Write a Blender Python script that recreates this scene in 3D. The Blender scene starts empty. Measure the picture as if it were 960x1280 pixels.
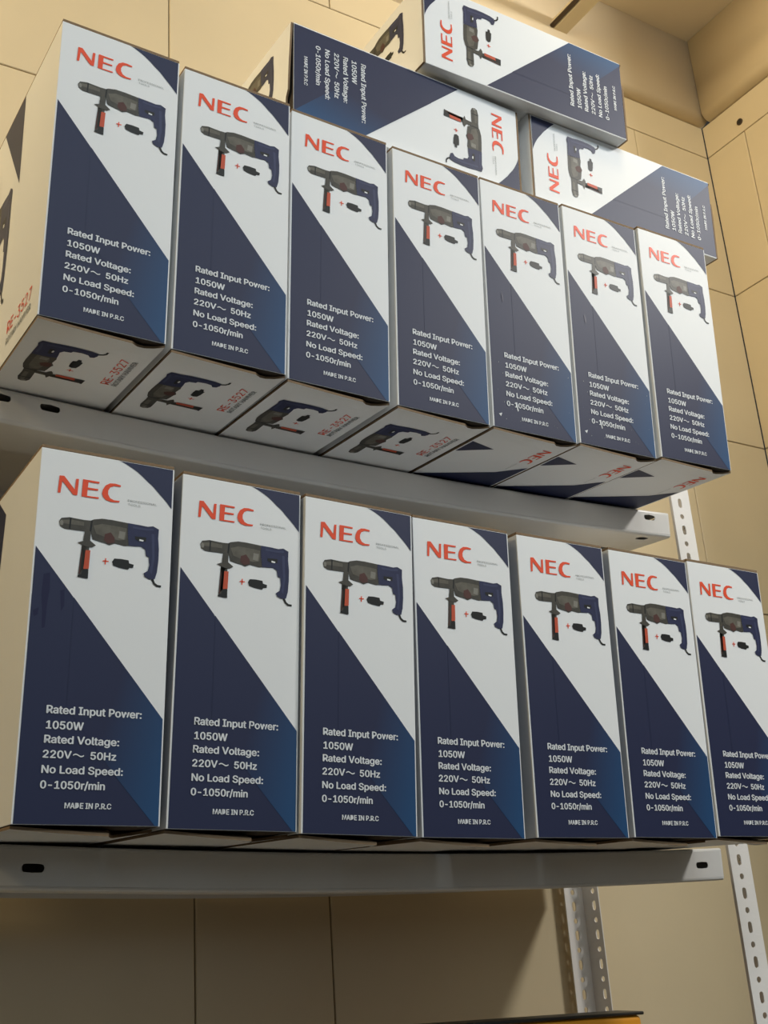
import bpy, bmesh, math, random
from mathutils import Matrix, Vector

random.seed(7)
scene = bpy.context.scene
COL = scene.collection

# ------------------------------------------------------------------ camera
CAM_R = [[0.852961, -0.517783, -0.066016], [0.125221, 0.325762, -0.937123], [0.506732, 0.791063, 0.342699]]
CAM_C = (-0.31268, -1.03161, -0.09584)
cam_d = bpy.data.cameras.new('camera')
cam = bpy.data.objects.new('camera', cam_d)
COL.objects.link(cam)
rt, dn, fw = [Vector(r) for r in CAM_R]
m = Matrix((rt, -dn, -fw)).transposed().to_4x4()
m.translation = Vector(CAM_C)
cam.matrix_world = m
cam_d.sensor_fit = 'VERTICAL'
cam_d.sensor_height = 36.0
cam_d.lens = 1422.75 / 1280 * 36.0
cam_d.shift_x = 0.0
cam_d.clip_start = 0.02
cam_d.dof.use_dof = False
scene.camera = cam

# ------------------------------------------------------------------ world, lamps, exposure
world = bpy.data.worlds.new('world')
scene.world = world
world.use_nodes = True
bg = world.node_tree.nodes['Background']
bg.inputs[0].default_value = (1.0, 0.93, 0.82, 1)
bg.inputs[1].default_value = 0.035


def area(name, loc, target, sx, sy, power, color):
    l = bpy.data.lights.new(name, 'AREA')
    l.shape = 'RECTANGLE'
    l.size, l.size_y = sx, sy
    l.energy = power
    l.color = color
    o = bpy.data.objects.new(name, l)
    COL.objects.link(o)
    o.location = loc
    o.rotation_euler = (Vector(target) - Vector(loc)).to_track_quat('-Z', 'Y').to_euler()
    return o


area('ceiling_tube_light', (2.30, -1.50, 1.90), (0.95, 0.2, 0.0), 0.5, 0.2, 46, (1.0, 0.98, 0.93))
area('overhead_panel_light', (0.2, -2.1, 2.05), (0.5, 0.1, 0.4), 2.2, 0.8, 52, (0.81, 0.93, 1.0))
area('shopfront_daylight', (1.2, -3.8, 0.75), (0.4, 0.2, 0.35), 2.0, 1.2, 11, (0.78, 0.92, 1.0))
area('warm_side_light', (-2.2, -0.55, 1.75), (0.6, 0.4, 1.25), 0.4, 0.4, 17, (1.0, 0.79, 0.45))
area('warm_near_light', (-0.95, -0.05, 1.96), (0.0, 0.2, 0.9), 0.25, 0.25, 10.5, (1.0, 0.79, 0.45))
area('warm_corner_fill', (0.75, -0.45, 1.70), (1.75, 0.1, 1.55), 0.25, 0.25, 6.5, (1.0, 0.82, 0.52))  # added fill, lifts the right wall and ceiling corner

scene.view_settings.view_transform = 'Standard'
scene.view_settings.look = 'None'
scene.view_settings.gamma = 1.0
scene.view_settings.use_curve_mapping = False
scene.view_settings.exposure = 0.0

S = {
    'N': [(0.1335, 0.9169), (0.1674, 0.9178), (0.2497, 0.8839), (0.2557, 0.915), (0.2768, 0.9156), (0.2715, 0.8681), (0.2414, 0.8681), (0.1561, 0.9025), (0.1486, 0.8683), (0.1282, 0.8678)],
    'E': [(0.3055, 0.9172), (0.4299, 0.9169), (0.4284, 0.9117), (0.3477, 0.9114), (0.3454, 0.8956), (0.4239, 0.8956), (0.4224, 0.8906), (0.3447, 0.8894), (0.3432, 0.8714), (0.4322, 0.8722), (0.4299, 0.8675), (0.3032, 0.8672)],
    'Cc': [(0.5928, 0.9169), (0.5461, 0.9194), (0.5084, 0.9178), (0.4752, 0.9094), (0.4578, 0.8964), (0.4533, 0.8847), (0.4646, 0.8742), (0.4872, 0.8675), (0.5272, 0.8644), (0.586, 0.8664), (0.5898, 0.8711), (0.5446, 0.8708), (0.5151, 0.8753), (0.4986, 0.8853), (0.4986, 0.8958), (0.5121, 0.9061), (0.5415, 0.9119), (0.5906, 0.9122)],
    'grey': [(0.1546, 0.7883), (0.169, 0.7983), (0.2278, 0.8036), (0.2798, 0.8025), (0.3371, 0.8017), (0.3839, 0.8028), (0.4043, 0.8072), (0.4661, 0.8128), (0.5408, 0.8133), (0.6615, 0.8111), (0.6645, 0.7794), (0.6758, 0.7469), (0.6479, 0.7447), (0.5725, 0.7483), (0.531, 0.7408), (0.5031, 0.7447), (0.4458, 0.7478), (0.405, 0.7511), (0.3899, 0.7694), (0.3454, 0.7703), (0.2497, 0.7697), (0.1953, 0.77), (0.1637, 0.7761)],
    'blue': [(0.6615, 0.8111), (0.7467, 0.8103), (0.8131, 0.8089), (0.8568, 0.8125), (0.9021, 0.8056), (0.8998, 0.7806), (0.9089, 0.7483), (0.9089, 0.7158), (0.9021, 0.6831), (0.887, 0.6622), (0.8455, 0.66), (0.8101, 0.665), (0.7995, 0.675), (0.8297, 0.6828), (0.8402, 0.7003), (0.8342, 0.7222), (0.8108, 0.7247), (0.804, 0.7422), (0.7716, 0.7497), (0.7233, 0.7478), (0.6758, 0.7469), (0.6645, 0.7794)],
    'trig': [(0.7211, 0.7761), (0.8063, 0.7772), (0.8055, 0.7656), (0.7535, 0.7631), (0.7203, 0.7678)],
    'trigw': [(0.755, 0.7697), (0.7874, 0.7681), (0.7837, 0.7639), (0.7535, 0.7647)],
    'red': [(0.4925, 0.7703), (0.5363, 0.7775), (0.5679, 0.7631), (0.5679, 0.75), (0.5197, 0.7444), (0.4888, 0.7528)],
    'collar': [(0.3454, 0.7731), (0.3892, 0.7725), (0.3884, 0.7461), (0.4322, 0.735), (0.405, 0.7283), (0.3635, 0.7275), (0.3341, 0.7314), (0.2972, 0.7367), (0.3371, 0.7428)],
    'grip': [(0.3296, 0.7306), (0.3779, 0.7269), (0.359, 0.7194), (0.3522, 0.6656), (0.316, 0.6475), (0.3273, 0.7125)],
    'gripor': [(0.359, 0.7181), (0.3945, 0.7192), (0.3907, 0.6678), (0.3522, 0.6656)],
    'gripo2': [(0.3296, 0.7108), (0.3371, 0.715), (0.3296, 0.6514), (0.3206, 0.6517)],
    'gripb': [(0.35, 0.6658), (0.3892, 0.6667), (0.3892, 0.6408), (0.313, 0.6425), (0.316, 0.6483), (0.3387, 0.6503)],
    'plus1': [(0.4903, 0.6964), (0.534, 0.6969), (0.5333, 0.6942), (0.4895, 0.6933)],
    'plus2': [(0.5069, 0.7033), (0.5151, 0.7033), (0.5136, 0.6858), (0.5053, 0.6858)],
    'ch': [(0.5597, 0.6961), (0.574, 0.7056), (0.6238, 0.7069), (0.6818, 0.7058), (0.6871, 0.6975), (0.7218, 0.6953), (0.7188, 0.6864), (0.6909, 0.685), (0.6811, 0.6797), (0.6147, 0.6817), (0.5695, 0.6856)],
    'cord': [(0.8568, 0.6617), (0.8779, 0.6617), (0.89, 0.6522), (0.9089, 0.6472), (0.939, 0.6464), (0.9375, 0.6411), (0.9028, 0.6414), (0.8779, 0.6478)],
    'pro1': [(0.6532, 0.8792), (0.8779, 0.8775), (0.8764, 0.8717), (0.6524, 0.8736)],
    'pro2': [(0.6675, 0.8694), (0.7505, 0.8667), (0.749, 0.8614), (0.6668, 0.8644)],
    'arc': [(0.4797, 0.9942), (0.534, 0.9919), (0.5898, 0.9869), (0.6464, 0.9783), (0.703, 0.9672), (0.749, 0.9556), (0.7957, 0.9417), (0.8365, 0.9306), (0.8772, 0.9161), (0.9481, 0.8908), (1.0122, 0.8628)],
}
# ------------------------------------------------------------------ fitted layout
W, D, H = 0.13258, 0.33, 0.36
YB, XR, ZC, ZF = 0.55, 1.758, 2.040, -1.5          # back wall, right wall, ceiling, floor
GU = Matrix([[0.999918, 0.002536, 0.012579], [-0.00167, 0.997653, -0.068446], [-0.012723, 0.068419, 0.997576]]).to_4x4()
GU.translation = (0, 0, 0.48692)
GL = Matrix([[0.999442, 0.011908, 0.031216], [-0.010803, 0.999317, -0.035352], [-0.031616, 0.034995, 0.998887]]).to_4x4()
UP = [[-0.0574, -0.0231, 0.0082, 0.0061, -0.0089], [0.0835, -0.0219, 0.0022, 0.0013, -0.0097], [0.2222, -0.0182, 0.0079, -0.002, -0.0108], [0.3678, -0.0173, 0.0018, -0.0039, -0.0038], [0.5086, -0.0164, -0.0033, -0.0032, 0.0051], [0.6483, -0.0174, -0.007, -0.0009, 0.0034], [0.7897, -0.0216, -0.0062, 0.0026, 0.0112]]
LO = [[-0.0549, 0.0012, -0.0034, 0.0031, 0.0009], [0.0862, 0.0018, -0.0021, 0.0004, -0.0086], [0.2233, -0.0028, -0.0020, -0.0028, -0.0125], [0.3651, -0.0012, 0.0035, -0.0031, -0.0002], [0.5171, 0.0, 0.0004, -0.0016, 0.0095], [0.6615, 0.0013, 0.0013, 0.0006, 0.0038], [0.7985, -0.0003, 0.0010, 0.0033, 0.0070]]


def sag_upper(x): return 0.04481 * x * x - 0.04278 * x + 0.00654 - 0.0017
def sag_lower(x): return 0.03404 * x * x - 0.02925 * x + 0.0035 - 0.0017


# ------------------------------------------------------------------ materials
def lin(c):
    return tuple(((v / 255) / 12.92 if v / 255 <= 0.04045 else ((v / 255 + 0.055) / 1.055) ** 2.4) for v in c)


def mat(name, rgb, rough=0.5, metal=0.0, spec=0.5, coat=0.0, noise=0.0, nscale=20.0, bump=0.0, coat_rough=0.25, bscale=None):
    m = bpy.data.materials.new(name)
    m.use_nodes = True
    nt = m.node_tree
    b = nt.nodes['Principled BSDF']
    b.inputs['Roughness'].default_value = rough
    b.inputs['Metallic'].default_value = metal
    b.inputs['Specular IOR Level'].default_value = spec
    b.inputs['Coat Weight'].default_value = coat
    b.inputs['Coat Roughness'].default_value = coat_rough
    b.inputs['Base Color'].default_value = (*rgb, 1)
    tc = nt.nodes.new('ShaderNodeTexCoord')
    if noise:
        n = nt.nodes.new('ShaderNodeTexNoise')
        n.inputs['Scale'].default_value = nscale
        n.inputs['Detail'].default_value = 5
        nt.links.new(tc.outputs['Object'], n.inputs['Vector'])
        r = nt.nodes.new('ShaderNodeMapRange')
        r.inputs['To Min'].default_value = 1 - noise
        r.inputs['To Max'].default_value = 1 + noise
        nt.links.new(n.outputs['Fac'], r.inputs['Value'])
        mx = nt.nodes.new('ShaderNodeMix')
        mx.data_type = 'RGBA'
        mx.blend_type = 'MULTIPLY'
        mx.inputs[0].default_value = 1
        mx.inputs[6].default_value = (*rgb, 1)
        nt.links.new(r.outputs[0], mx.inputs[7])
        nt.links.new(mx.outputs[2], b.inputs['Base Color'])
    if bump:
        n2 = nt.nodes.new('ShaderNodeTexNoise')
        n2.inputs['Scale'].default_value = bscale or nscale
        n2.inputs['Detail'].default_value = 3
        nt.links.new(tc.outputs['Object'], n2.inputs['Vector'])
        bp = nt.nodes.new('ShaderNodeBump')
        bp.inputs['Strength'].default_value = bump
        bp.inputs['Distance'].default_value = 0.002
        nt.links.new(n2.outputs['Fac'], bp.inputs['Height'])
        nt.links.new(bp.outputs[0], b.inputs['Normal'])
        nt.links.new(bp.outputs[0], b.inputs['Coat Normal'])
    return m


def gradient_blue():
    """Printed blend from dark navy to mid blue across the lower right of the front panel."""
    m = mat('print_blue_blend', (0.02, 0.05, 0.14), 0.5, spec=0.27)
    nt = m.node_tree
    b = nt.nodes['Principled BSDF']
    tc = nt.nodes.new('ShaderNodeTexCoord')
    dot = nt.nodes.new('ShaderNodeVectorMath')
    dot.operation = 'DOT_PRODUCT'
    dot.inputs[1].default_value = (0.86 / W, 0, -0.62 / H)
    nt.links.new(tc.outputs['Object'], dot.inputs[0])
    r = nt.nodes.new('ShaderNodeMapRange')
    r.inputs['From Min'].default_value = 0.34
    r.inputs['From Max'].default_value = 0.84
    nt.links.new(dot.outputs['Value'], r.inputs['Value'])
    cr = nt.nodes.new('ShaderNodeMix')
    cr.data_type = 'RGBA'
    cr.inputs[6].default_value = (*NAVY, 1)
    cr.inputs[7].default_value = (0.014, 0.070, 0.18, 1)
    nt.links.new(r.outputs[0], cr.inputs[0])
    nt.links.new(cr.outputs[2], b.inputs['Base Color'])
    return m


NAVY = (0.018, 0.024, 0.066)
M_WHITE = mat('print_white', (0.80, 0.81, 0.81), 0.55, spec=0.3, bump=0.03, nscale=60)
M_NAVY = mat('print_navy', NAVY, 0.5, spec=0.27)
M_BLUE = gradient_blue()
M_RED = mat('print_red', (0.80, 0.085, 0.032), 0.45, spec=0.22)
M_GREY = mat('print_tool_grey', (0.062, 0.058, 0.048), 0.45, spec=0.22, noise=0.5, nscale=90)
M_TOOLBLUE = mat('print_tool_blue', (0.027, 0.032, 0.080), 0.45, spec=0.22, noise=0.3, nscale=90)
M_GLT = mat('print_tool_light', (0.125, 0.115, 0.092), 0.45, spec=0.22, noise=0.5, nscale=110)
M_GL2 = mat('print_tool_pale', (0.22, 0.21, 0.18), 0.45, spec=0.22, noise=0.4, nscale=110)
M_TBL2 = mat('print_tool_blue_light', (0.045, 0.053, 0.115), 0.45, spec=0.22)
M_ORG = mat('print_grip_orange', (0.52, 0.085, 0.04), 0.5, spec=0.22)
M_BLACK = mat('print_black', (0.015, 0.016, 0.016), 0.45, spec=0.22)
M_TEXT = mat('print_text_white', (0.72, 0.74, 0.76), 0.5, spec=0.22)
M_GTEXT = mat('print_text_grey', (0.33, 0.35, 0.35), 0.5, spec=0.22)
M_DARKRED = mat('print_dark_red', (0.085, 0.035, 0.03), 0.5, spec=0.22)  # dark red ink of the tool picture
M_GAPSHADE = mat('board_gap_shade', (0.035, 0.024, 0.015), 0.95)  # near-black: shade inside the flap gap put into the colour
M_KRAFT = mat('kraft_edge', (0.22, 0.145, 0.08), 0.85, noise=0.2, nscale=120)
M_SMUDGE = mat('print_scuff', (0.012, 0.013, 0.050), 0.4, spec=0.22)
CARTON = [M_WHITE, M_NAVY, M_BLUE, M_RED, M_GREY, M_TOOLBLUE, M_BLACK, M_TEXT, M_GTEXT, M_DARKRED, M_GAPSHADE, M_KRAFT, M_SMUDGE, M_GLT, M_GL2, M_TBL2, M_ORG]
(WHITE, NAV, BLU, RED, GRY, TBL, BLK, TXT, GTX, DRD, GSH, KRA, SMU, GLT, GL2, TBL2, ORG) = range(17)

M_TILE = mat('wall_tile_beige', (0.60, 0.50, 0.33), 0.32, noise=0.10, nscale=3.5, bump=0.02, bscale=40)
M_GROUT = mat('wall_grout', (0.22, 0.17, 0.10), 0.85)
M_PLASTER = mat('plaster', (0.70, 0.585, 0.40), 0.8, noise=0.06, nscale=5)
M_FLOOR = mat('floor_tile', (0.12, 0.11, 0.09), 0.4, noise=0.1, nscale=4)
M_POST = mat('painted_post_grey', (0.80, 0.775, 0.74), 0.35, spec=0.6, noise=0.05, nscale=14)
M_METAL = mat('painted_metal_grey', (0.70, 0.685, 0.66), 0.33, spec=0.6, noise=0.07, nscale=14, bump=0.03, bscale=30)
M_BOLT = mat('zinc_bolt', (0.75, 0.74, 0.72), 0.22, metal=1.0)
M_ORANGE = mat('orange_plastic', (0.72, 0.29, 0.02), 0.38, noise=0.08, nscale=30)
M_BLKPL = mat('black_plastic', (0.014, 0.014, 0.013), 0.4)
M_TRUNK = mat('cream_trunking', (0.62, 0.52, 0.34), 0.5)
M_SHADEBROWN = mat('brown_shade', (0.06, 0.035, 0.015), 0.6)  # dark brown for the trunking's shadow edge and the wall hole's rim


# ------------------------------------------------------------------ helpers
def link_mesh(name, bm, mats, parent=None, smooth=False):
    me = bpy.data.meshes.new(name)
    bm.normal_update()
    bm.to_mesh(me)
    bm.free()
    for mm in (mats if isinstance(mats, list) else [mats]):
        me.materials.append(mm)
    if smooth:
        for p in me.polygons:
            p.use_smooth = True
    o = bpy.data.objects.new(name, me)
    COL.objects.link(o)
    if parent:
        o.parent = parent
    return o


def tag(o, label=None, cat=None, group=None, kind=None):
    if label: o['label'] = label
    if cat: o['category'] = cat
    if group: o['group'] = group
    if kind: o['kind'] = kind
    return o


def empty(name, mw=None):
    o = bpy.data.objects.new(name, None)
    o.empty_display_size = 0.05
    COL.objects.link(o)
    if mw is not None:
        o.matrix_world = mw
    return o


def box(bm, x0, x1, y0, y1, z0, z1, mi=0, bevel=0.0, seg=2):
    vs = [bm.verts.new(p) for p in ((x0, y0, z0), (x1, y0, z0), (x1, y1, z0), (x0, y1, z0), (x0, y0, z1), (x1, y0, z1), (x1, y1, z1), (x0, y1, z1))]
    fs = [bm.faces.new([vs[i] for i in q]) for q in ((3, 2, 1, 0), (4, 5, 6, 7), (0, 1, 5, 4), (1, 2, 6, 5), (2, 3, 7, 6), (3, 0, 4, 7))]
    for f in fs: f.material_index = mi
    if bevel:
        es = list({e for f in fs for e in f.edges})
        r = bmesh.ops.bevel(bm, geom=es, offset=bevel, segments=seg, affect='EDGES', profile=0.5)
        for f in r['faces']: f.material_index = mi
    return fs


def tube(bm, p0, p1, r, n=12, mi=0):
    p0, p1 = Vector(p0), Vector(p1)
    q = (p1 - p0).to_track_quat('Z', 'Y')
    ring = []
    for p in (p0, p1):
        ring.append([bm.verts.new(p + q @ Vector((r * math.cos(2 * math.pi * k / n), r * math.sin(2 * math.pi * k / n), 0))) for k in range(n)])
    for k in range(n):
        f = bm.faces.new((ring[0][k], ring[0][(k + 1) % n], ring[1][(k + 1) % n], ring[1][k]))
        f.material_index = mi
        f.smooth = True
    for r_, s in ((ring[0][::-1], 0), (ring[1], 1)):
        bm.faces.new(r_).material_index = mi


class Print:
    """Maps flat print coordinates (a to the right, b up, metres) onto a panel."""
    def __init__(self, bm, o, r, u, n):
        self.bm, self.o, self.r, self.u, self.n = bm, Vector(o), Vector(r), Vector(u), Vector(n)

    def pt(self, a, b, e):
        return self.o + self.r * a + self.u * b + self.n * e

    def poly(self, pts, mi, layer=1):
        e = 0.0001 + 0.00018 * layer
        vs = [self.bm.verts.new(self.pt(a, b, e)) for a, b in pts]
        try:
            f = self.bm.faces.new(vs)
        except ValueError:
            return
        f.normal_update()
        if f.normal.dot(self.n) < 0:
            f.normal_flip()
        f.material_index = mi
        bmesh.ops.triangulate(self.bm, faces=[f])

    def text(self, s, a0, b0, a1, cap, mi, layer=3, bold=0.055):
        if bold:
            d = bold * cap
            for k, (dx, dy) in enumerate(((-d, 0), (d, 0), (0, -d * 0.6), (0, d * 0.6))):
                self.text(s, a0 + dx, b0 + dy, a1 + dx, cap, mi, layer + 0.05 * k, 0)
            return
        vs, fs, x0, x1 = text_mesh(s, 0.0)
        kx = (a1 - a0) / (x1 - x0)
        ky = cap / CAP
        e = 0.0001 + 0.00018 * layer
        nv = [self.bm.verts.new(self.pt(a0 + (x - x0) * kx, b0 + y * ky, e)) for x, y in vs]
        for f in fs:
            try:
                nf = self.bm.faces.new([nv[i] for i in f])
            except ValueError:
                continue
            nf.normal_update()
            if nf.normal.dot(self.n) < 0:
                nf.normal_flip()
            nf.material_index = mi


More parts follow.
